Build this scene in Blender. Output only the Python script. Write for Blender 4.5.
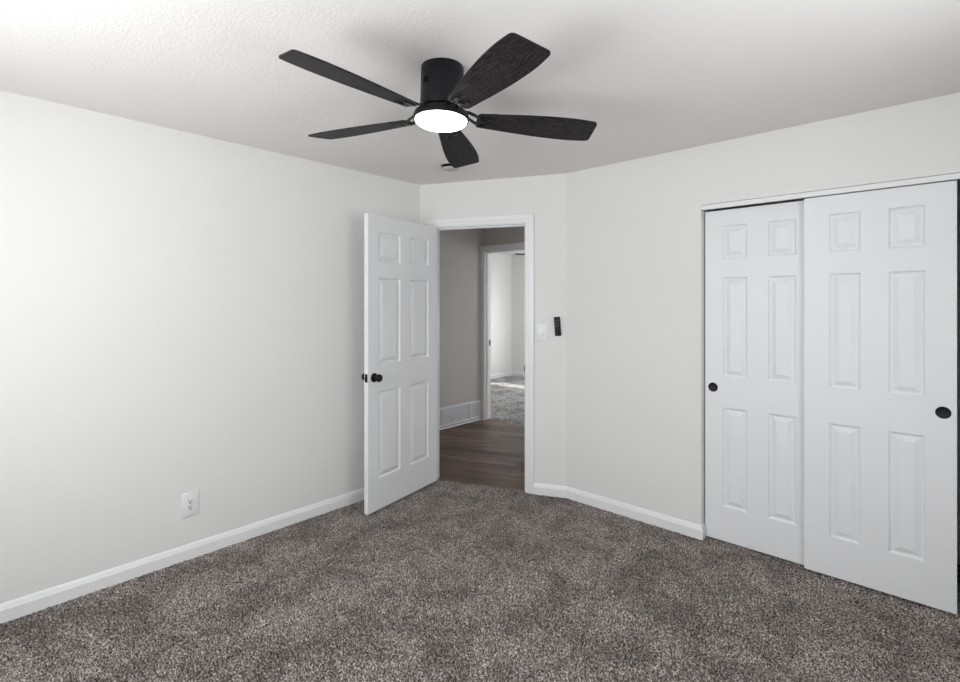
import bpy, bmesh, math, random
import numpy as np
from mathutils import Vector, Matrix

random.seed(7)
rng = np.random.default_rng(7)
SC = bpy.context.scene
COL = SC.collection
for o in list(bpy.data.objects):
    bpy.data.objects.remove(o)

# ------------------------------------------------------------------ camera
CAM_H = 1.463
YAW = 42.7
cd = bpy.data.cameras.new('camera')
cam = bpy.data.objects.new('camera', cd)
COL.objects.link(cam)
cam.location = (0, 0, CAM_H)
cam.rotation_euler = (math.radians(90), 0, math.radians(YAW))
cd.sensor_fit = 'HORIZONTAL'
cd.sensor_width = 36
cd.lens = 36 * 500 / 960
cd.shift_y = -38 / 960
cd.clip_start = 0.05
SC.camera = cam

# ------------------------------------------------------------------ world, daylight, exposure
SC.view_settings.view_transform = 'Standard'
SC.view_settings.look = 'None'
SC.view_settings.exposure = 0.0
SC.view_settings.gamma = 1.0
SC.view_settings.use_curve_mapping = False
w = bpy.data.worlds.new('sky')
SC.world = w
w.use_nodes = True
w.node_tree.nodes['Background'].inputs[0].default_value = (0.75, 0.87, 1.0, 1)
w.node_tree.nodes['Background'].inputs[1].default_value = 1.0


def daylight(name, loc, rot, sx, sy, power, color):
    l = bpy.data.lights.new(name, 'AREA')
    l.shape = 'RECTANGLE'
    l.size, l.size_y = sx, sy
    l.energy = power
    l.color = color
    o = bpy.data.objects.new(name, l)
    COL.objects.link(o)
    o.location = loc
    o.rotation_euler = rot
    return o


R90 = math.radians(90)
# bedroom windows (front wall behind the camera, right wall beside it): sky light coming in level and down,
# and lamps added low outside, aimed up as ground bounce to brighten the ceiling
daylight('daylight_front', (-1.55, -0.90, 1.45), (R90, 0, 0), 1.7, 1.2, 50, (0.97, 0.98, 1.0))
daylight('daylight_right', (0.76, 1.35, 1.45), (R90, 0, R90), 1.3, 1.2, 22, (0.93, 0.96, 1.0))
daylight('bounce_fill_front', (-1.55, -1.75, 0.25), (math.radians(150), 0, 0), 2.4, 1.4, 70, (1.0, 0.95, 0.90))
daylight('bounce_fill_right', (1.75, 1.35, 0.25), (math.radians(150), 0, R90), 2.0, 1.4, 45, (1.0, 0.95, 0.92))
# the room across the hall
daylight('daylight_across', (-4.3, 8.06, 1.1), (-R90, 0, 0), 2.5, 0.7, 90, (0.95, 0.97, 1.0))
# fill lamp added to brighten the hall, in a made-up opening at its end
daylight('fill_hall', (-1.30, 4.28, 1.0), (R90, 0, R90), 0.55, 1.9, 2.2, (1.0, 0.96, 0.93))
daylight('fill_across_side', (-2.46, 7.15, 1.45), (R90, 0, R90), 0.7, 1.2, 45, (0.94, 0.97, 1.0))  # fill added to even out the left wall there; its opening is invented
sl = bpy.data.lights.new('sun', 'SUN')
sl.energy = 8.0
sl.angle = math.radians(0.6)
sl.color = (1.0, 0.95, 0.88)
so = bpy.data.objects.new('sun', sl)
COL.objects.link(so)
so.location = (-6, 14, 8)
so.rotation_euler = Vector((-0.42, -0.72, -0.70)).to_track_quat('-Z', 'Y').to_euler()

# ------------------------------------------------------------------ helpers


def link(name, bm, mat, parent=None, smooth=False, kind=None):
    me = bpy.data.meshes.new(name)
    bmesh.ops.recalc_face_normals(bm, faces=bm.faces)
    bm.to_mesh(me)
    bm.free()
    if mat:
        me.materials.append(mat)
    if smooth:
        me.polygons.foreach_set('use_smooth', [True] * len(me.polygons))
        try:
            me.set_sharp_from_angle(angle=math.radians(35))
        except Exception:
            pass
    o = bpy.data.objects.new(name, me)
    COL.objects.link(o)
    if parent:
        o.parent = parent
    if kind:
        o['kind'] = kind
    return o


def struct(name, bm, mat, smooth=False):
    return link(name, bm, mat, None, smooth, 'structure')


def tag(o, label, cat, group=None):
    o['label'] = label
    o['category'] = cat
    if group:
        o['group'] = group
    return o


def empty(name, loc, rz=0.0):
    o = bpy.data.objects.new(name, None)
    o.empty_display_size = 0.1
    COL.objects.link(o)
    o.location = loc
    o.rotation_euler = (0, 0, rz)
    return o


def box(bm, x0, x1, y0, y1, z0, z1, bevel=0.0, seg=2, M=None):
    v = [bm.verts.new(p) for p in ((x0, y0, z0), (x1, y0, z0), (x1, y1, z0), (x0, y1, z0),
                                   (x0, y0, z1), (x1, y0, z1), (x1, y1, z1), (x0, y1, z1))]
    fs = [bm.faces.new([v[i] for i in q]) for q in ((3, 2, 1, 0), (4, 5, 6, 7), (0, 1, 5, 4),
                                                   (1, 2, 6, 5), (2, 3, 7, 6), (3, 0, 4, 7))]
    vs = v
    if bevel > 0:
        es = set(e for f in fs for e in f.edges)
        r = bmesh.ops.bevel(bm, geom=list(es), offset=bevel, segments=seg, affect='EDGES', profile=0.5)
        vs = list({q for f in r['faces'] for q in f.verts})
        seen = set(vs)
        stack = list(vs)
        while stack:
            q = stack.pop()
            for e in q.link_edges:
                u = e.other_vert(q)
                if u not in seen:
                    seen.add(u)
                    stack.append(u)
        vs = list(seen)
    if M is not None:
        for q in vs:
            q.co = M @ q.co
    return vs


def prism(bm, pts, z0, z1):
    a = [bm.verts.new((p[0], p[1], z0)) for p in pts]
    b = [bm.verts.new((p[0], p[1], z1)) for p in pts]
    n = len(pts)
    bm.faces.new(a[::-1])
    bm.faces.new(b)
    for i in range(n):
        bm.faces.new((a[i], a[(i + 1) % n], b[(i + 1) % n], b[i]))


def lathe(bm, prof, seg=48, M=None):
    rings = []
    for r, z in prof:
        if r < 1e-6:
            rings.append([bm.verts.new((0, 0, z))])
        else:
            rings.append([bm.verts.new((r * math.cos(2 * math.pi * i / seg), r * math.sin(2 * math.pi * i / seg), z))
                          for i in range(seg)])
    for a, b in zip(rings, rings[1:]):
        for i in range(seg):
            j = (i + 1) % seg
            if len(a) == 1 and len(b) == 1:
                continue
            if len(a) == 1:
                bm.faces.new((a[0], b[j], b[i]))
            elif len(b) == 1:
                bm.faces.new((a[i], a[j], b[0]))
            else:
                bm.faces.new((a[i], a[j], b[j], b[i]))
    if M is not None:
        for r in rings:
            for q in r:
                q.co = M @ q.co


# ------------------------------------------------------------------ materials


def new_mat(name):
    m = bpy.data.materials.new(name)
    m.use_nodes = True
    nt = m.node_tree
    return m, nt, nt.nodes['Principled BSDF']


def N(nt, t, **kw):
    n = nt.nodes.new(t)
    for k, v in kw.items():
        setattr(n, k, v)
    return n


def plain(name, rgb, rough=0.5, metal=0.0, spec=0.5):
    m, nt, b = new_mat(name)
    b.inputs['Base Color'].default_value = (*rgb, 1)
    b.inputs['Roughness'].default_value = rough
    b.inputs['Metallic'].default_value = metal
    b.inputs['Specular IOR Level'].default_value = spec
    return m


def painted(name, rgb, rough, scale, dist, detail=3.0, spec=0.3, thr=None):
    """painted plaster with a sprayed orange-peel / knock-down relief"""
    m, nt, b = new_mat(name)
    b.inputs['Base Color'].default_value = (*rgb, 1)
    b.inputs['Roughness'].default_value = rough
    b.inputs['Specular IOR Level'].default_value = spec
    tc = N(nt, 'ShaderNodeTexCoord')
    nz = N(nt, 'ShaderNodeTexNoise')
    nz.inputs['Scale'].default_value = scale
    nz.inputs['Detail'].default_value = detail
    nt.links.new(tc.outputs['Object'], nz.inputs['Vector'])
    h = nz.outputs['Fac']
    if thr:
        mr = N(nt, 'ShaderNodeMapRange', interpolation_type='SMOOTHSTEP')
        mr.inputs['From Min'].default_value = thr[0]
        mr.inputs['From Max'].default_value = thr[1]
        nt.links.new(h, mr.inputs['Value'])
        h = mr.outputs['Result']
    bp = N(nt, 'ShaderNodeBump')
    bp.inputs['Distance'].default_value = dist
    bp.inputs['Strength'].default_value = 1.0
    nt.links.new(h, bp.inputs['Height'])
    nt.links.new(bp.outputs['Normal'], b.inputs['Normal'])
    return m


M_WALL = painted('wall_paint', (0.80, 0.795, 0.775), 0.6, 130, 0.0010)
M_CEIL = painted('ceiling_texture', (0.80, 0.787, 0.77), 0.8, 95, 0.0006, 4.0, 0.2, (0.42, 0.64))
M_HALLW = painted('wall_paint_shaded', (0.57, 0.535, 0.515), 0.6, 130, 0.001)  # same house paint as the walls, the hall's shade put into the colour
M_TRIM = plain('white_trim_enamel', (0.85, 0.85, 0.85), 0.35)
M_DOOR = painted('white_door_enamel', (0.83, 0.833, 0.838), 0.42, 60, 0.0004, 2.0, 0.4)
M_PLATE = plain('white_plastic', (0.83, 0.83, 0.83), 0.35)
M_DARKSLOT = plain('slot_black', (0.003, 0.003, 0.003), 0.8, 0.0, 0.1)
M_BLACK = plain('matte_black_metal', (0.006, 0.006, 0.007), 0.4, 0.0, 0.3)
M_FANBODY = plain('fan_black_metal', (0.006, 0.006, 0.008), 0.42, 0.0, 0.25)
M_ARM = plain('blade_arm_black_metal', (0.012, 0.012, 0.014), 0.3, 0.2)
M_REMOTE = plain('black_plastic', (0.006, 0.006, 0.007), 0.45, 0.0, 0.25)
M_REMBTN = plain('grey_rubber', (0.05, 0.05, 0.055), 0.5)
M_GRILLE = plain('grille_enamel', (0.84, 0.84, 0.85), 0.4)
M_GRILLEBACK = plain('duct_dark', (0.10, 0.10, 0.11), 0.8)
M_DETECT = plain('detector_plastic', (0.52, 0.50, 0.47), 0.5)


def carpet_material(name, dark, mid, light, scale):
    m, nt, b = new_mat(name)
    b.inputs['Roughness'].default_value = 0.95
    b.inputs['Specular IOR Level'].default_value = 0.1
    b.inputs['Sheen Weight'].default_value = 0.15
    tc = N(nt, 'ShaderNodeTexCoord')
    # yarn flecks, with the pile's self-shadow painted into the same speckle
    n1 = N(nt, 'ShaderNodeTexNoise')
    n1.inputs['Scale'].default_value = scale
    n1.inputs['Detail'].default_value = 2.5
    n1.inputs['Roughness'].default_value = 0.65
    nt.links.new(tc.outputs['Object'], n1.inputs['Vector'])
    cr = N(nt, 'ShaderNodeValToRGB')
    e = cr.color_ramp.elements
    e[0].position = 0.36
    e[0].color = (*dark, 1)
    e[1].position = 0.64
    e[1].color = (*light, 1)
    k = cr.color_ramp.elements.new(0.5)
    k.color = (*mid, 1)
    nt.links.new(n1.outputs['Fac'], cr.inputs['Fac'])
    # brushed nap: broad patches where the pile lies the other way
    n2 = N(nt, 'ShaderNodeTexNoise')
    n2.inputs['Scale'].default_value = 3.9
    n2.inputs['Detail'].default_value = 4.0
    n2.inputs['Roughness'].default_value = 0.6
    n2.inputs['Distortion'].default_value = 0.6
    nt.links.new(tc.outputs['Object'], n2.inputs['Vector'])
    mr = N(nt, 'ShaderNodeMapRange', interpolation_type='SMOOTHSTEP')
    mr.inputs['From Min'].default_value = 0.34
    mr.inputs['From Max'].default_value = 0.64
    mr.inputs['To Min'].default_value = 0.70
    mr.inputs['To Max'].default_value = 1.14
    nt.links.new(n2.outputs['Fac'], mr.inputs['Value'])
    mx = N(nt, 'ShaderNodeMix', data_type='RGBA', blend_type='MULTIPLY')
    mx.inputs['Factor'].default_value = 1.0
    nt.links.new(cr.outputs['Color'], mx.inputs['A'])
    nt.links.new(mr.outputs['Result'], mx.inputs['B'])
    nt.links.new(mx.outputs['Result'], b.inputs['Base Color'])
    return m


M_CARPET = carpet_material('carpet_yarn', (0.030, 0.024, 0.021), (0.235, 0.202, 0.182), (0.62, 0.565, 0.525), 140)
M_CARPET2 = carpet_material('carpet_yarn_pale', (0.17, 0.163, 0.158), (0.34, 0.33, 0.325), (0.56, 0.55, 0.54), 60)


def plank_material():
    m, nt, b = new_mat('plank_flooring')
    b.inputs['Roughness'].default_value = 0.48
    tc = N(nt, 'ShaderNodeTexCoord')
    mp = N(nt, 'ShaderNodeMapping')
    mp.inputs['Rotation'].default_value = (0, 0, -math.radians(24.6))
    nt.links.new(tc.outputs['Object'], mp.inputs['Vector'])
    br = N(nt, 'ShaderNodeTexBrick')
    br.offset = 0.37
    br.inputs['Scale'].default_value = 1.0
    br.inputs['Brick Width'].default_value = 1.1
    br.inputs['Row Height'].default_value = 0.125
    br.inputs['Mortar Size'].default_value = 0.0012
    br.inputs['Color1'].default_value = (0.085, 0.048, 0.033, 1)
    br.inputs['Color2'].default_value = (0.20, 0.13, 0.095, 1)
    br.inputs['Mortar'].default_value = (0.05, 0.03, 0.02, 1)
    nt.links.new(mp.outputs['Vector'], br.inputs['Vector'])
    mp2 = N(nt, 'ShaderNodeMapping')
    mp2.inputs['Scale'].default_value = (2.5, 26, 1)
    nt.links.new(mp.outputs['Vector'], mp2.inputs['Vector'])
    nz = N(nt, 'ShaderNodeTexNoise')
    nz.inputs['Scale'].default_value = 1.0
    nz.inputs['Detail'].default_value = 5
    nt.links.new(mp2.outputs['Vector'], nz.inputs['Vector'])
    mr = N(nt, 'ShaderNodeMapRange')
    mr.inputs['From Min'].default_value = 0.3
    mr.inputs['From Max'].default_value = 0.7
    mr.inputs['To Min'].default_value = 0.45
    mr.inputs['To Max'].default_value = 1.45
    nt.links.new(nz.outputs['Fac'], mr.inputs['Value'])
    mx = N(nt, 'ShaderNodeMix', data_type='RGBA', blend_type='MULTIPLY')
    mx.inputs['Factor'].default_value = 1.0
    nt.links.new(br.outputs['Color'], mx.inputs['A'])
    nt.links.new(mr.outputs['Result'], mx.inputs['B'])
    nt.links.new(mx.outputs['Result'], b.inputs['Base Color'])
    return m


M_PLANK = plank_material()


def blade_material():
    """charcoal oak grain running along the blade (object X)"""
    m, nt, b = new_mat('charcoal_oak')
    b.inputs['Roughness'].default_value = 0.5
    b.inputs['Specular IOR Level'].default_value = 0.14
    tc = N(nt, 'ShaderNodeTexCoord')
    mp = N(nt, 'ShaderNodeMapping')
    mp.inputs['Scale'].default_value = (1.0, 6.0, 1.0)
    nt.links.new(tc.outputs['Object'], mp.inputs['Vector'])
    n0 = N(nt, 'ShaderNodeTexNoise')
    n0.inputs['Scale'].default_value = 4.5
    n0.inputs['Detail'].default_value = 1.0
    nt.links.new(mp.outputs['Vector'], n0.inputs['Vector'])
    mu = N(nt, 'ShaderNodeMath', operation='MULTIPLY')
    mu.inputs[1].default_value = 14.0
    nt.links.new(n0.outputs['Fac'], mu.inputs[0])
    fr = N(nt, 'ShaderNodeMath', operation='PINGPONG')
    fr.inputs[1].default_value = 0.5
    nt.links.new(mu.outputs[0], fr.inputs[0])
    mp2 = N(nt, 'ShaderNodeMapping')
    mp2.inputs['Scale'].default_value = (12, 160, 12)
    nt.links.new(tc.outputs['Object'], mp2.inputs['Vector'])
    n2 = N(nt, 'ShaderNodeTexNoise')
    n2.inputs['Scale'].default_value = 1.0
    n2.inputs['Detail'].default_value = 3.0
    nt.links.new(mp2.outputs['Vector'], n2.inputs['Vector'])
    ad = N(nt, 'ShaderNodeMath', operation='ADD')
    nt.links.new(fr.outputs[0], ad.inputs[0])
    nt.links.new(n2.outputs['Fac'], ad.inputs[1])
    cr = N(nt, 'ShaderNodeValToRGB')
    e = cr.color_ramp.elements
    e[0].position = 0.45
    e[0].color = (0.005, 0.0048, 0.005, 1)
    e[1].position = 1.0
    e[1].color = (0.034, 0.030, 0.031, 1)
    nt.links.new(ad.outputs[0], cr.inputs['Fac'])
    nt.links.new(cr.outputs['Color'], b.inputs['Base Color'])
    return m


M_BLADE = blade_material()


def lamp_material():
    m, nt, b = new_mat('lit_acrylic_lens')
    b.inputs['Base Color'].default_value = (0.9, 0.9, 0.9, 1)
    b.inputs['Emission Color'].default_value = (1.0, 0.98, 0.97, 1)
    b.inputs['Emission Strength'].default_value = 9.0
    return m


M_LAMP = lamp_material()

# ------------------------------------------------------------------ room plan
XL = -3.173            # left wall face
YB = 3.213             # back (closet) wall face
XR = 0.62              # right wall face
YF = -0.75             # front wall face, behind the camera
HC = 2.44              # ceiling
T = 0.115              # wall thickness
A = Vector((XL, 2.706))
B = Vector((-2.075, YB))
DW = (B - A).normalized()                    # along the angled door wall
DN = Vector((DW.y, -DW.x))                   # towards the room
LW = (B - A).length
S0, S1, ZH = 0.122, 0.891, 2.082             # door opening
CX0, CX1, CZ = -1.097, 0.125, 2.070          # closet opening
HX = -4.265            # hall wall face
HY = 4.646             # hall end wall face
FX0, FX1, FY1 = -6.40, -2.60, 7.88           # room across the hall
OX0, OX1 = -4.215, -3.435                    # doorway across the hall


def wp(s, o=0.0):
    p = A + DW * s + DN * o
    return (p.x, p.y)


# --- walls
bm = bmesh.new()
box(bm, XL - T, XL, YF - T, A.y + 0.02, 0, HC)
struct('wall_left', bm, M_WALL)

bm = bmesh.new()
for s0, s1, z0, z1 in ((-0.09, S0, 0, HC), (S1, LW + 0.04, 0, HC), (S0, S1, ZH, HC)):
    prism(bm, [wp(s0), wp(s1), wp(s1, -T), wp(s0, -T)], z0, z1)
struct('wall_entry', bm, M_WALL)

bm = bmesh.new()
box(bm, B.x - 0.02, CX0, YB, YB + T, 0, HC)
box(bm, CX0, CX1, YB, YB + T, CZ, HC)
box(bm, CX1, XR + T, YB, YB + T, 0, HC)
struct('wall_back', bm, M_WALL)

bm = bmesh.new()
WY0, WY1, WZ0, WZ1 = 0.70, 2.00, 0.85, 2.05
box(bm, XR, XR + T, YF, WY0, 0, HC)
box(bm, XR, XR + T, WY1, YB, 0, HC)
box(bm, XR, XR + T, WY0, WY1, 0, WZ0)
box(bm, XR, XR + T, WY0, WY1, WZ1, HC)
struct('wall_right', bm, M_WALL)

bm = bmesh.new()
WX0, WX1 = -2.40, -0.70
box(bm, XL, WX0, YF - T, YF, 0, HC)
box(bm, WX1, XR + T, YF - T, YF, 0, HC)
box(bm, WX0, WX1, YF - T, YF, 0, WZ0)
box(bm, WX0, WX1, YF - T, YF, WZ1, HC)
struct('wall_front', bm, M_WALL)

# closet shell
bm = bmesh.new()
box(bm, -1.35, -1.25, YB + T, 3.95, 0, HC)
box(bm, 0.30, 0.40, YB + T, 3.95, 0, HC)
box(bm, -1.25, 0.30, 3.87, 3.95, 0, HC)
struct('wall_closet', bm, M_WALL)

# hall shell
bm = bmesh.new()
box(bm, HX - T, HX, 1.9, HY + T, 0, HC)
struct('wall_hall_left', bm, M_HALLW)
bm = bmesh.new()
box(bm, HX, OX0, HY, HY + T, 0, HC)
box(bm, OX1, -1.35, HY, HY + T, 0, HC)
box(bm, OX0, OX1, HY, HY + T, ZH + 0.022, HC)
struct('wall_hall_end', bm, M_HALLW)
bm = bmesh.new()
box(bm, -1.45, -1.35, 3.95, HY, 2.05, HC)  # header over the made-up opening that holds the hall fill lamp
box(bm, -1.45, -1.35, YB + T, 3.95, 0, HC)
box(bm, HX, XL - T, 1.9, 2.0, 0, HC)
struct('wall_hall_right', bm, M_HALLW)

# room across the hall
bm = bmesh.new()
box(bm, FX0 - T, FX0, HY, FY1 + T, 0, HC)
struct('wall_across_left', bm, M_WALL)
bm = bmesh.new()
VX0, VX1, VZ0, VZ1 = -5.55, -3.00, 0.80, 1.22
box(bm, FX0, VX0, FY1, FY1 + T, 0, HC)
box(bm, VX1, FX1, FY1, FY1 + T, 0, HC)
box(bm, VX0, VX1, FY1, FY1 + T, 0, VZ0)
box(bm, VX0, VX1, FY1, FY1 + T, VZ1, HC)
struct('wall_across_back', bm, M_WALL)
bm = bmesh.new()
box(bm, FX0, HX - T, HY + 0.02, HY + T, 0, HC)
struct('wall_across_front', bm, M_WALL)
bm = bmesh.new()
box(bm, FX1, FX1 + T, HY + T, 6.8, 0, HC)
box(bm, FX1, FX1 + T, 7.5, FY1 + T, 0, HC)
box(bm, FX1, FX1 + T, 6.8, 7.5, 0, WZ0)
box(bm, FX1, FX1 + T, 6.8, 7.5, WZ1, HC)
struct('wall_across_right', bm, M_WALL)

# --- ceilings
bm = bmesh.new()
box(bm, XL - T, XR + T, YF - T, YB + T, HC, HC + 0.08)
struct('ceiling', bm, M_CEIL)
bm = bmesh.new()
prism(bm, [(HX - T, 1.9), (XL - T, 1.9), (XL - T, YB + T), (0.4, YB + T), (0.4, 3.95), (-1.35, 3.95), (-1.35, HY + T),
           (HX - T, HY + T)], HC, HC + 0.08)
struct('ceiling_hall', bm, M_CEIL)
bm = bmesh.new()
box(bm, FX0 - T, FX1 + T, HY + T, FY1 + T, HC, HC + 0.08)
struct('ceiling_across', bm, M_CEIL)


# --- floors
def pile_mesh(name, x0, x1, y0, y1, pitch, h, keep, mat):
    """cut-pile carpet: every yarn tip is a vertex of its own height, the pile stands on the sub-floor"""
    nx = int((x1 - x0) / pitch) + 1
    ny = int((y1 - y0) / pitch) + 1
    gx, gy = np.meshgrid(np.linspace(x0, x1, nx), np.linspace(y0, y1, ny), indexing='ij')
    co = np.zeros((nx * ny, 3), np.float32)
    co[:, 0] = gx.ravel() + rng.uniform(-0.38, 0.38, nx * ny) * pitch
    co[:, 1] = gy.ravel() + rng.uniform(-0.38, 0.38, nx * ny) * pitch
    co[:, 2] = (rng.random(nx * ny) ** 0.8 - 0.9) * h
    idx = np.arange(nx * ny).reshape(nx, ny)
    q = np.stack([idx[:-1, :-1], idx[1:, :-1], idx[1:, 1:], idx[:-1, 1:]], -1).reshape(-1, 4)
    c = co[q].mean(1)
    q = q[keep(c[:, 0], c[:, 1])]
    used = np.unique(q)
    remap = np.full(nx * ny, -1)
    remap[used] = np.arange(len(used))
    co = co[used]
    q = remap[q]
    me = bpy.data.meshes.new(name)
    me.vertices.add(len(co))
    me.vertices.foreach_set('co', co.ravel())
    me.loops.add(q.size)
    me.loops.foreach_set('vertex_index', q.ravel().astype(np.int32))
    me.polygons.add(len(q))
    me.polygons.foreach_set('loop_start', np.arange(0, q.size, 4, dtype=np.int32))
    me.polygons.foreach_set('use_smooth', np.zeros(len(q), bool))
    me.update(calc_edges=True)
    me.validate()
    me.materials.append(mat)
    o = bpy.data.objects.new(name, me)
    COL.objects.link(o)
    o['kind'] = 'structure'
    return o


def keep_main(x, y):
    s_out = (x - A.x) * (-DN.x) + (y - A.y) * (-DN.y)     # distance beyond the door wall face
    return (s_out < 0.05) & (y < 3.92)


pile_mesh('floor', XL - 0.02, XR + 0.02, YF - 0.02, 3.93, 0.0054, 0.021, keep_main, M_CARPET)
pile_mesh('floor_across', FX0 - 0.01, FX1 + 0.01, HY + 0.06, FY1 + 0.01, 0.013, 0.012, lambda x, y: x < 99, M_CARPET2)
bm = bmesh.new()
prism(bm, [(HX, 2.0), wp(-0.13, -0.045), wp(LW + 0.05, -0.045), (-1.35, YB + T), (-1.35, HY), (OX1, HY), (OX1, HY + 0.07), (OX0, HY + 0.07),
           (OX0, HY), (HX, HY)], -0.02, -0.004)
struct('floor_hall', bm, M_PLANK)


# --- baseboards
BB = [(0.0, 0.0), (0.0135, 0.0), (0.0135, 0.058), (0.011, 0.064), (0.0085, 0.074), (0.004, 0.084), (0.0, 0.086)]


def run_baseboard(names, pts, mat=M_TRIM, z=-0.004):
    """pts run with the room on the right-hand side; mitred where they turn"""
    P = [Vector(p) for p in pts]
    dirs = [(b - a).normalized() for a, b in zip(P, P[1:])]
    nor = [Vector((d.y, -d.x)) for d in dirs]
    off = []
    for i in range(len(P)):
        if i == 0:
            off.append(nor[0])
        elif i == len(P) - 1:
            off.append(nor[-1])
        else:
            mtr = (nor[i - 1] + nor[i]).normalized()
            off.append(mtr / max(0.3, mtr.dot(nor[i])))
    for i, nm in enumerate(names):
        if nm is None:
            continue
        bm = bmesh.new()
        ra = [bm.verts.new((P[i].x + off[i].x * o, P[i].y + off[i].y * o, h + z)) for o, h in BB]
        rb = [bm.verts.new((P[i + 1].x + off[i + 1].x * o, P[i + 1].y + off[i + 1].y * o, h + z)) for o, h in BB]
        n = len(BB)
        for k in range(n):
            bm.faces.new((ra[k], ra[(k + 1) % n], rb[(k + 1) % n], rb[k]))
        bm.faces.new(ra)
        bm.faces.new(rb[::-1])
        struct(nm, bm, mat)


CW = 0.064
run_baseboard(['baseboard_left', 'baseboard_entry_left'], [(XL, YF), (A.x, A.y), wp(S0 - CW - 0.006)])
run_baseboard(['baseboard_entry', 'baseboard_back', 'baseboard_closet'],
              [wp(S1 + CW + 0.005), (B.x, B.y), (CX0, YB), (CX0, YB + 0.045)])
run_baseboard(['baseboard_right', 'baseboard_front'], [(XR, YB), (XR, YF), (XL, YF)])
run_baseboard(['baseboard_across_left', 'baseboard_across_back'], [(FX0, HY + T), (FX0, FY1), (FX1, FY1)])


# --- door frames: casing swept round the opening, jamb with stop inside
CAS = [(0.0, 0.0), (0.0, 0.010), (0.008, 0.0125), (0.022, 0.0125), (0.028, 0.0165), (CW - 0.006, 0.0175), (CW, 0.014), (CW, 0.0)]


def casing(bm, W, a, b, zt, z0=0.0, reveal=0.005):
    a -= reveal
    b += reveal
    zt += reveal
    st = []
    for o, t in CAS:
        st.append([bm.verts.new(W(*p, t)) for p in ((a - o, z0), (a - o, zt + o), (b + o, zt + o), (b + o, z0))])
    n = len(CAS)
    for k in range(n - 1):
        for j in range(3):
            bm.faces.new((st[k][j], st[k][j + 1], st[k + 1][j + 1], st[k + 1][j]))
    bm.faces.new([st[k][0] for k in range(n)])
    bm.faces.new([st[k][3] for k in range(n)][::-1])


def wbox(bm, W, s0, s1, z0, z1, o0, o1):
    v = [bm.verts.new(W(s, z, o)) for s, z, o in ((s0, z0, o0), (s1, z0, o0), (s1, z1, o0), (s0, z1, o0),
                                                 (s0, z0, o1), (s1, z0, o1), (s1, z1, o1), (s0, z1, o1))]
    for q in ((3, 2, 1, 0), (4, 5, 6, 7), (0, 1, 5, 4), (1, 2, 6, 5), (2, 3, 7, 6), (3, 0, 4, 7)):
        bm.faces.new([v[i] for i in q])


def WE(s, z, o):
    p = wp(s, o)
    return (p[0], p[1], z)


def WH(s, z, o):
    return (s, HY - o, z)


def frame(name, W, a, b, zt, stop_at):
    bm = bmesh.new()
    casing(bm, W, a, b, zt)
    f = struct(name, bm, M_TRIM)
    bm = bmesh.new()
    J = 0.004
    wbox(bm, W, a - 0.002, a + J, 0, zt, -T - 0.001, 0.0005)
    wbox(bm, W, b - J, b + 0.002, 0, zt, -T - 0.001, 0.0005)
    wbox(bm, W, a + J, b - J, zt - J, zt + 0.002, -T - 0.001, 0.0005)
    s0, s1 = stop_at
    wbox(bm, W, a + J, a + J + 0.011, 0, zt - J, s0, s1)
    wbox(bm, W, b - J - 0.011, b - J, 0, zt - J, s0, s1)
    wbox(bm, W, a + J + 0.011, b - J - 0.011, zt - J - 0.011, zt - J, s0, s1)
    link('door_jamb', bm, M_TRIM, f)
    return f


f1 = frame('trim_1', WE, S0, S1, ZH, (-0.075, -0.040))
bm = bmesh.new()
wbox(bm, WE, S1 - 0.0065, S1 - 0.0038, 0.925, 0.985, -0.032, 0.0015)
wbox(bm, WE, S1 - 0.0095, S1 - 0.0065, 0.937, 0.973, -0.002, 0.004)
link('strike_plate', bm, M_BLACK, f1)['label'] = 'black strike plate'
f2 = frame('trim_2', WH, OX0, OX1, ZH + 0.022, (-0.075, -0.040))
bm = bmesh.new()
wbox(bm, WH, OX0 + 0.0035, OX0 + 0.008, 0.925, 0.99, -0.112, -0.080)
link('strike_plate', bm, M_BLACK, f2)['label'] = 'black strike plate'

# closet header fascia (sliding door valance) and side lining
bm = bmesh.new()
box(bm, CX0 + 0.004, CX1 - 0.002, YB - 0.006, YB + 0.006, 2.0385, 2.0665, 0.002)
box(bm, CX0 + 0.004, CX1 - 0.002, YB + 0.006, YB + 0.092, 2.052, 2.0665)
struct('trim_3', bm, M_TRIM)


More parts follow.
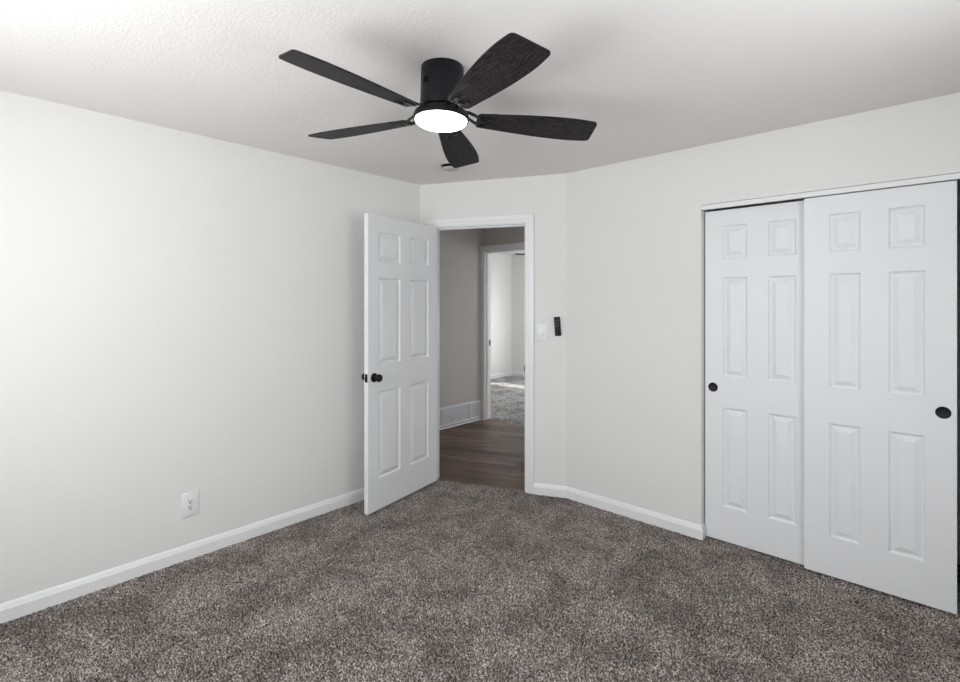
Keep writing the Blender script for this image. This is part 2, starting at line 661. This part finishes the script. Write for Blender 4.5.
# ------------------------------------------------------------------ six-panel doors
def six_panel(bm, wd, z0, z1, th, cols, rows, both=True):
    """slab in local X (width) / Z, front face at y=0 looking to -y, back at y=th"""
    RINGS = [(0.0, 0.0), (0.003, 0.007), (0.010, 0.0115), (0.015, 0.0115), (0.038, 0.002), (0.041, 0.0012)]
    xs = sorted({0.0, wd, *[c for p in cols for c in p]})
    zs = sorted({z0, z1, *[c for p in rows for c in p]})
    for side in ((0, 1), (th, -1)) if both else ((0, 1),):
        y, sg = side
        vt = {}

        def V(x, z, d=0.0):
            k = (round(x, 5), round(z, 5), round(d, 5))
            if k not in vt:
                vt[k] = bm.verts.new((x, y + sg * d, z))
            return vt[k]
        for i in range(len(xs) - 1):
            for j in range(len(zs) - 1):
                xa, xb, za, zb = xs[i], xs[i + 1], zs[j], zs[j + 1]
                if (xa, xb) in cols and (za, zb) in rows:
                    prev = None
                    for ins, d in RINGS:
                        r = [V(xa + ins, za + ins, d), V(xb - ins, za + ins, d), V(xb - ins, zb - ins, d), V(xa + ins, zb - ins, d)]
                        if prev:
                            for k in range(4):
                                bm.faces.new((prev[k], prev[(k + 1) % 4], r[(k + 1) % 4], r[k]))
                        prev = r
                    bm.faces.new(prev)
                else:
                    bm.faces.new((V(xa, za), V(xb, za), V(xb, zb), V(xa, zb)))
    # edges of the slab
    for (xa, za), (xb, zb) in (((0, z0), (wd, z0)), ((wd, z0), (wd, z1)), ((wd, z1), (0, z1)), ((0, z1), (0, z0))):
        q = [bm.verts.new(p) for p in ((xa, 0, za), (xb, 0, zb), (xb, th, zb), (xa, th, za))]
        bm.faces.new(q)
    if not both:
        q = [bm.verts.new(p) for p in ((0, th, z0), (wd, th, z0), (wd, th, z1), (0, th, z1))]
        bm.faces.new(q)
    bmesh.ops.remove_doubles(bm, verts=bm.verts, dist=1e-5)


def finger_pull(parent, x, z):
    M = Matrix.Translation((x, 0, z)) @ Matrix.Rotation(R90, 4, 'X')
    bm = bmesh.new()
    lathe(bm, [(0.0, 0.0008), (0.020, 0.0008), (0.0225, 0.0014), (0.0245, 0.003), (0.027, 0.003), (0.0285, 0.0015), (0.0285, -0.001)], 40, M)
    o = link('finger_pull', bm, M_BLACK, parent, True)
    o['label'] = 'round black finger pull'
    return o


ROWS = [(0.216, 0.823), (1.012, 1.619), (1.735, 1.936)]
CWD = 0.606
COLS = [(0.114, 0.246), (0.359, 0.494)]

bm = bmesh.new()
six_panel(bm, CWD, 0.010, 2.0345, 0.032, COLS, ROWS, False)
d2 = struct('door_2', bm, M_DOOR)
d2.location = (-0.5525, YB + 0.008, 0)
tag(d2, 'white six-panel sliding closet door in front, black pull at its right edge', 'door')
finger_pull(d2, 0.559, 0.945)

bm = bmesh.new()
six_panel(bm, CWD, 0.006, 2.0320, 0.032, [(0.106, 0.240), (0.352, 0.490)], ROWS, False)
d3 = struct('door_3', bm, M_DOOR)
d3.location = (-1.089, YB + 0.050, 0)
tag(d3, 'white six-panel sliding closet door behind the other, black pull at its left edge', 'door')
finger_pull(d3, 0.047, 0.941)

# hinged bedroom door, standing open against the left wall
LWD = 0.776
TH = 0.035
pin = A + DW * (S0 + 0.004) + DN * 0.016
free = Vector((-2.871, 1.974))          # visible corner of the free edge
v = free - pin
ang = math.atan2(v.y, v.x)
# the visible face lies TH to the right of the pin line
ang_leaf = ang + math.asin(TH / v.length) * -1.0
door = None
bm = bmesh.new()
LC = [(0.102, 0.331), (0.440, 0.668)]
LR = [(0.236, 0.844), (1.033, 1.640), (1.756, 1.958)]
six_panel(bm, LWD, 0.018, 2.078, TH, LC, LR, True)
# local: x=0 free edge ... x=LWD hinge edge, front face y=0 looks into the room
door = struct('door_1', bm, M_DOOR)
tag(door, 'white six-panel hinged bedroom door standing open beside the doorway', 'door')
dl = Vector((math.cos(ang_leaf), math.sin(ang_leaf)))       # pin -> free edge
nl = Vector((-dl.y, dl.x))                                  # left of that: the room side
org = pin + dl * LWD + nl * TH
door.location = (org.x, org.y, 0)
door.rotation_euler = (0, 0, math.atan2(-dl.y, -dl.x))


def knob(parent, side):
    M = Matrix.Translation((0.056, 0 if side > 0 else TH, 0.947)) @ Matrix.Rotation(R90 if side > 0 else -R90, 4, 'X')
    bm = bmesh.new()
    lathe(bm, [(0.0, 0.0), (0.031, 0.0), (0.032, 0.003), (0.030, 0.008), (0.022, 0.0105), (0.012, 0.012), (0.0105, 0.016), (0.0105, 0.028),
               (0.014, 0.032), (0.022, 0.036), (0.0265, 0.043), (0.0275, 0.050), (0.0255, 0.058), (0.019, 0.064), (0.009, 0.0665), (0.0, 0.067)], 40, M)
    k = link('door_knob', bm, M_BLACK, parent, True)
    k['label'] = 'matte black round door knob'


knob(door, 1)
knob(door, -1)
bm = bmesh.new()
box(bm, -0.0012, 0.002, 0.005, 0.030, 0.919, 0.976, 0.001)
box(bm, -0.010, 0.0, 0.011, 0.024, 0.938, 0.957, 0.002)
link('latch', bm, M_BLACK, door)['label'] = 'black latch plate'
for z in (0.27, 1.06, 1.85):
    bm = bmesh.new()
    lathe(bm, [(0, 0), (0.006, 0), (0.006, 0.089), (0, 0.089)], 14, Matrix.Translation((LWD + 0.004, TH + 0.004, z)))
    link('hinge', bm, M_BLACK, door, True)


# ------------------------------------------------------------------ windows (behind the camera / out of view)
def window(name, W, a, b, z0, z1):
    bm = bmesh.new()
    t = 0.05
    wbox(bm, W, a, a + t, z0, z1, -0.09, -0.03)
    wbox(bm, W, b - t, b, z0, z1, -0.09, -0.03)
    wbox(bm, W, a + t, b - t, z0, z0 + t, -0.09, -0.03)
    wbox(bm, W, a + t, b - t, z1 - t, z1, -0.09, -0.03)
    m = (a + b) / 2
    wbox(bm, W, m - 0.02, m + 0.02, z0 + t, z1 - t, -0.08, -0.04)
    return struct(name, bm, M_TRIM)


window('window_1', lambda s, z, o: (s, YF + o, z), WX0, WX1, WZ0, WZ1)
window('window_2', lambda s, z, o: (XR - o, s, z), WY0, WY1, WZ0, WZ1)
window('window_3', lambda s, z, o: (s, FY1 - o, z), VX0, VX1, VZ0, VZ1)
window('added_window', lambda s, z, o: (FX1 - o, s, z), 6.8, 7.5, WZ0, WZ1)  # unseen, added as the opening for the side fill lamp

# ------------------------------------------------------------------ ceiling fan
FAN = (-1.5230, 1.4215)


def make_fan(loc, rot):
    root = empty('ceiling_fan', (loc[0], loc[1], HC), rot)
    # all z relative to the ceiling
    bm = bmesh.new()
    lathe(bm, [(0.0, 0.0), (0.0875, 0.0), (0.0885, -0.004), (0.0885, -0.043), (0.0868, -0.0445), (0.0868, -0.0465), (0.0885, -0.048),
               (0.0885, -0.165), (0.086, -0.172), (0.080, -0.176), (0.0, -0.176)], 64)
    body = link('motor_housing', bm, M_FANBODY, root, True)
    for k, a in enumerate((3.77, 3.77 + 2.1, 3.77 + 4.2)):
        bm = bmesh.new()
        box(bm, 0.0868, 0.0892, -0.013, 0.013, -0.092, -0.066, 0.0008, 1, Matrix.Rotation(a, 4, 'Z'))
        link('vent_slot', bm, M_DARKSLOT, body)
    bm = bmesh.new()
    lathe(bm, [(0.0, -0.176), (0.078, -0.176), (0.096, -0.184), (0.108, -0.190), (0.1150, -0.204), (0.1160, -0.211), (0.1155, -0.219), (0.1130, -0.222),
               (0.1085, -0.222), (0.1080, -0.218), (0.0, -0.218)], 64)
    link('light_ring', bm, M_FANBODY, root, True)
    bm = bmesh.new()
    lathe(bm, [(0.0, -0.2185), (0.1070, -0.2185), (0.1075, -0.2225), (0.105, -0.2285), (0.096, -0.235), (0.078, -0.241), (0.054, -0.246), (0.027, -0.2485), (0.0, -0.2492)], 64)
    link('lamp_lens', bm, M_LAMP, root, True)['label'] = 'glowing white round lamp lens'
    for k in range(5):
        a = math.radians(72 * k)
        # arm: two-pronged iron reaching from under the housing to the blade root
        pitch = math.radians(-11.5)
        # blade
        R0, R1 = 0.150, 0.667
        prof = []
        n = 26
        up, lo = [], []

        def half(u):
            return 0.047 + 0.033 * math.sin(min(1.0, u / 0.78) * math.pi / 2) ** 1.15 - 0.010 * max(0.0, (u - 0.78) / 0.22) ** 1.6
        for i in range(n + 1):
            u = i / n
            x = R0 + (R1 - R0) * u
            up.append((x + 0.006 * u, half(u)))
            lo.append((x - 0.006 * u, -half(u)))
        # rounded corners at the tip and root

        def rounded(pts, rad, idx):
            out = []
            m = len(pts)
            for i, p in enumerate(pts):
                if i in idx:
                    p0, p1 = Vector(pts[(i - 1) % m]), Vector(pts[(i + 1) % m])
                    c = Vector(p)
                    d0, d1 = (p0 - c), (p1 - c)
                    r = min(rad, d0.length * 0.95, d1.length * 0.95)
                    a0, a1 = c + d0.normalized() * r, c + d1.normalized() * r
                    for t in range(6):
                        t /= 5
                        out.append(tuple(a0.lerp(c, t).lerp(c.lerp(a1, t), t)))
                else:
                    out.append(tuple(p))
            return out
        pts = lo + up[::-1]
        m = len(pts)
        pts = rounded(pts, 0.018, {n, n + 1, 0, m - 1})
        bm = bmesh.new()
        th = 0.0028
        vb = [bm.verts.new((p[0], p[1], -th)) for p in pts]
        vt = [bm.verts.new((p[0], p[1], th)) for p in pts]
        bm.faces.new(vb[::-1])
        bm.faces.new(vt)
        L = len(pts)
        for i in range(L):
            bm.faces.new((vb[i], vb[(i + 1) % L], vt[(i + 1) % L], vt[i]))
        blade = link('fan_blade', bm, M_BLADE, root)
        blade.rotation_euler = (Matrix.Rotation(a, 4, 'Z') @ Matrix.Rotation(pitch, 4, 'X')).to_euler()
        blade.location = (0, 0, -0.206)
        bm = bmesh.new()
        for sg in (-1, 1):
            # prongs as swept bars
            path = [(0.085, sg * 0.016, 0.022), (0.115, sg * 0.020, 0.019), (0.140, sg * 0.024, 0.006), (0.160, sg * 0.024, -0.0055), (0.212, sg * 0.022, -0.0055)]
            hw, hh = 0.008, 0.0027
            rings = []
            for (x, y, z) in path:
                rings.append([bm.verts.new((x, y - hw, z - hh)), bm.verts.new((x, y + hw, z - hh)), bm.verts.new((x, y + hw, z + hh)), bm.verts.new((x, y - hw, z + hh))])
            for r0, r1 in zip(rings, rings[1:]):
                for i in range(4):
                    bm.faces.new((r0[i], r0[(i + 1) % 4], r1[(i + 1) % 4], r1[i]))
            bm.faces.new(rings[0])
            bm.faces.new(rings[-1][::-1])
        box(bm, 0.160, 0.185, -0.030, 0.030, -0.0082, -0.0028, 0.001, 1)
        box(bm, 0.070, 0.092, -0.026, 0.026, 0.0185, 0.0255, 0.001, 1)
        for (sx, sy) in ((0.2, 0.022), (0.2, -0.022), (0.172, 0.0)):
            lathe(bm, [(0, -0.0105), (0.004, -0.0098), (0.005, -0.008), (0, -0.008)], 10, Matrix.Translation((sx, sy, 0)))
        arm = link('blade_arm', bm, M_ARM, blade)
    return root


fan1 = make_fan(FAN, math.radians(10.4 + YAW))
# it hangs a degree and a half out of true
fan1.rotation_euler = (Matrix.Rotation(math.radians(-1.2), 4, Vector((0.735, 0.678, 0))) @ Matrix.Rotation(math.radians(1.6), 4, Vector((-0.678, 0.735, 0))) @ Matrix.Rotation(math.radians(10.4 + YAW), 4, 'Z')).to_euler()
tag(fan1, 'black flush-mount ceiling fan with five charcoal wood blades and lit lamp, nearest on bedroom ceiling', 'ceiling fan')


def copy_tree(o, parent=None):
    c = o.copy()
    COL.objects.link(c)
    if parent:
        c.parent = parent
    for ch in list(o.children):
        copy_tree(ch, c)
    return c


fan2 = copy_tree(fan1)
fan2.location = (-4.46, 6.634, HC)
fan2.rotation_euler = (0, 0, math.radians(224))
tag(fan2, 'dark ceiling fan in the room across the hall, only a blade tip showing', 'ceiling fan')


# ------------------------------------------------------------------ small things on walls and ceiling
sd = empty('smoke_detector', (-2.548, 2.450, HC))
tag(sd, 'small round off-white smoke detector on the ceiling behind the fan blade', 'smoke detector')
bm = bmesh.new()
lathe(bm, [(0, 0), (0.070, 0), (0.070, -0.006), (0.066, -0.009), (0.0, -0.009)], 48)
link('base_plate', bm, M_DETECT, sd, True)
bm = bmesh.new()
lathe(bm, [(0, -0.009), (0.058, -0.009), (0.058, -0.026), (0, -0.026)], 48)
link('vent_band', bm, M_DARKSLOT, sd, True)['label'] = 'dark vent gap around the middle'
bm = bmesh.new()
lathe(bm, [(0, -0.026), (0.058, -0.026), (0.059, -0.028), (0.056, -0.033), (0.048, -0.037), (0.02, -0.039), (0, -0.039)], 48)
link('cover', bm, M_DETECT, sd, True)


def screw(bm, x, z, y, r=0.003):
    lathe(bm, [(0, 0.0012), (r * 0.7, 0.0010), (r, 0.0), (r, -0.001)], 12, Matrix.Translation((x, y, z)) @ Matrix.Rotation(R90, 4, 'X'))


def wall_plate(parent, w_, h_, hole=None):
    bm = bmesh.new()
    box(bm, -w_ / 2, w_ / 2, -0.006, 0.0, -h_ / 2, h_ / 2, 0.0025, 2)
    return link('cover_plate', bm, M_PLATE, parent, True)


# outlet on the left wall (local -y looks into the room: rotate so -y -> +x)
ol = empty('electrical_outlet', (XL, 0.981, 0.308), math.radians(90))
tag(ol, 'white wall outlet with black slots, low on the left wall above the baseboard', 'outlet')
wall_plate(ol, 0.090, 0.137)
bm = bmesh.new()
box(bm, -0.0165, 0.0165, -0.0085, -0.005, -0.0335, 0.0335, 0.001, 1)
rc = link('receptacle', bm, M_PLATE, ol)
bm = bmesh.new()
for zc in (0.0165, -0.0165):
    box(bm, -0.0088, -0.0055, -0.0091, -0.0084, zc - 0.001, zc + 0.009)
    box(bm, 0.0055, 0.0088, -0.0091, -0.0084, zc + 0.0, zc + 0.009)
    lathe(bm, [(0, 0.0006), (0.0042, 0.0006), (0.0042, 0)], 14, Matrix.Translation((0, -0.0085, zc - 0.0075)) @ Matrix.Rotation(R90, 4, 'X'))
link('slots', bm, M_DARKSLOT, rc)['label'] = 'black plug slots'
for zz in (0.0485, -0.0485):
    bm = bmesh.new()
    screw(bm, 0, zz, -0.006)
    link('screw', bm, M_PLATE, ol)

# light switch on the door wall
wrot = math.atan2(DW.y, DW.x)
p = wp(1.021)
sw = empty('light_switch', (p[0], p[1], 1.236), wrot)
tag(sw, 'white light switch on the wall between the open doorway and the black remote', 'light switch')
wall_plate(sw, 0.086, 0.134)
bm = bmesh.new()
box(bm, -0.0055, 0.0055, -0.0075, -0.005, -0.0125, 0.0125, 0.0006, 1)
tg = link('toggle_frame', bm, M_PLATE, sw)
bm = bmesh.new()
box(bm, -0.004, 0.004, -0.017, -0.006, -0.005, 0.005, 0.0015, 2, Matrix.Translation((0, 0, -0.0055)) @ Matrix.Rotation(math.radians(24), 4, 'X'))
link('toggle', bm, M_PLATE, tg, True)
for zz in (0.030, -0.030):
    bm = bmesh.new()
    screw(bm, 0, zz, -0.006)
    link('screw', bm, M_PLATE, sw)

# remote
p = wp(1.1415)
rm = empty('remote_control', (p[0], p[1], 1.286), wrot)
rm.rotation_euler = (0, math.radians(-4), wrot)
tag(rm, 'slim black remote control mounted upright on the wall right of the light switch', 'remote control')
bm = bmesh.new()
box(bm, -0.0225, 0.0225, -0.020, 0.0, -0.072, 0.072, 0.005, 3)
link('body', bm, M_REMOTE, rm, True)
for i, zz in enumerate((0.045, 0.025, 0.005)):
    for xx in (-0.009, 0.009):
        bm = bmesh.new()
        lathe(bm, [(0, 0.0012), (0.0055, 0.0010), (0.006, 0)], 16, Matrix.Translation((xx, -0.020, zz)) @ Matrix.Rotation(R90, 4, 'X'))
        link('button', bm, M_REMBTN, rm, True)

# return-air grille in the hall
gy0, gy1, gz0, gz1 = 3.80, 4.615, 0.024, 0.248
gr = empty('air_return_grille', (HX, (gy0 + gy1) / 2, gz0), math.radians(90))
tag(gr, 'long white louvered air return grille low on the hall wall beyond the doorway', 'vent')
gw = gy1 - gy0
gh = gz1 - gz0
bm = bmesh.new()
fb = 0.022
box(bm, -gw / 2, gw / 2, -0.012, 0, 0, fb, 0.002, 1)
box(bm, -gw / 2, gw / 2, -0.012, 0, gh - fb, gh, 0.002, 1)
box(bm, -gw / 2, -gw / 2 + fb, -0.012, 0, fb, gh - fb, 0.002, 1)
box(bm, gw / 2 - fb, gw / 2, -0.012, 0, fb, gh - fb, 0.002, 1)
link('grille_frame', bm, M_GRILLE, gr)
nsec = 5
iw = (gw - 2 * fb)
for i in range(1, nsec):
    x = -iw / 2 + iw * i / nsec
    bm = bmesh.new()
    box(bm, x - 0.008, x + 0.008, -0.0125, -0.001, fb, gh - fb)
    link('divider', bm, M_GRILLE, gr)
bm = bmesh.new()
box(bm, -iw / 2, iw / 2, -0.0012, -0.0002, fb, gh - fb)
link('duct_backing', bm, M_GRILLEBACK, gr)
nl_ = 13
for i in range(nl_):
    z = fb + (gh - 2 * fb) * (i + 0.5) / nl_
    bm = bmesh.new()
    box(bm, -iw / 2, iw / 2, -0.0055, 0.0055, -0.0006, 0.0006, 0, 1, Matrix.Translation((0, -0.006, z)) @ Matrix.Rotation(math.radians(40), 4, 'X'))
    link('louver', bm, M_GRILLE, gr)
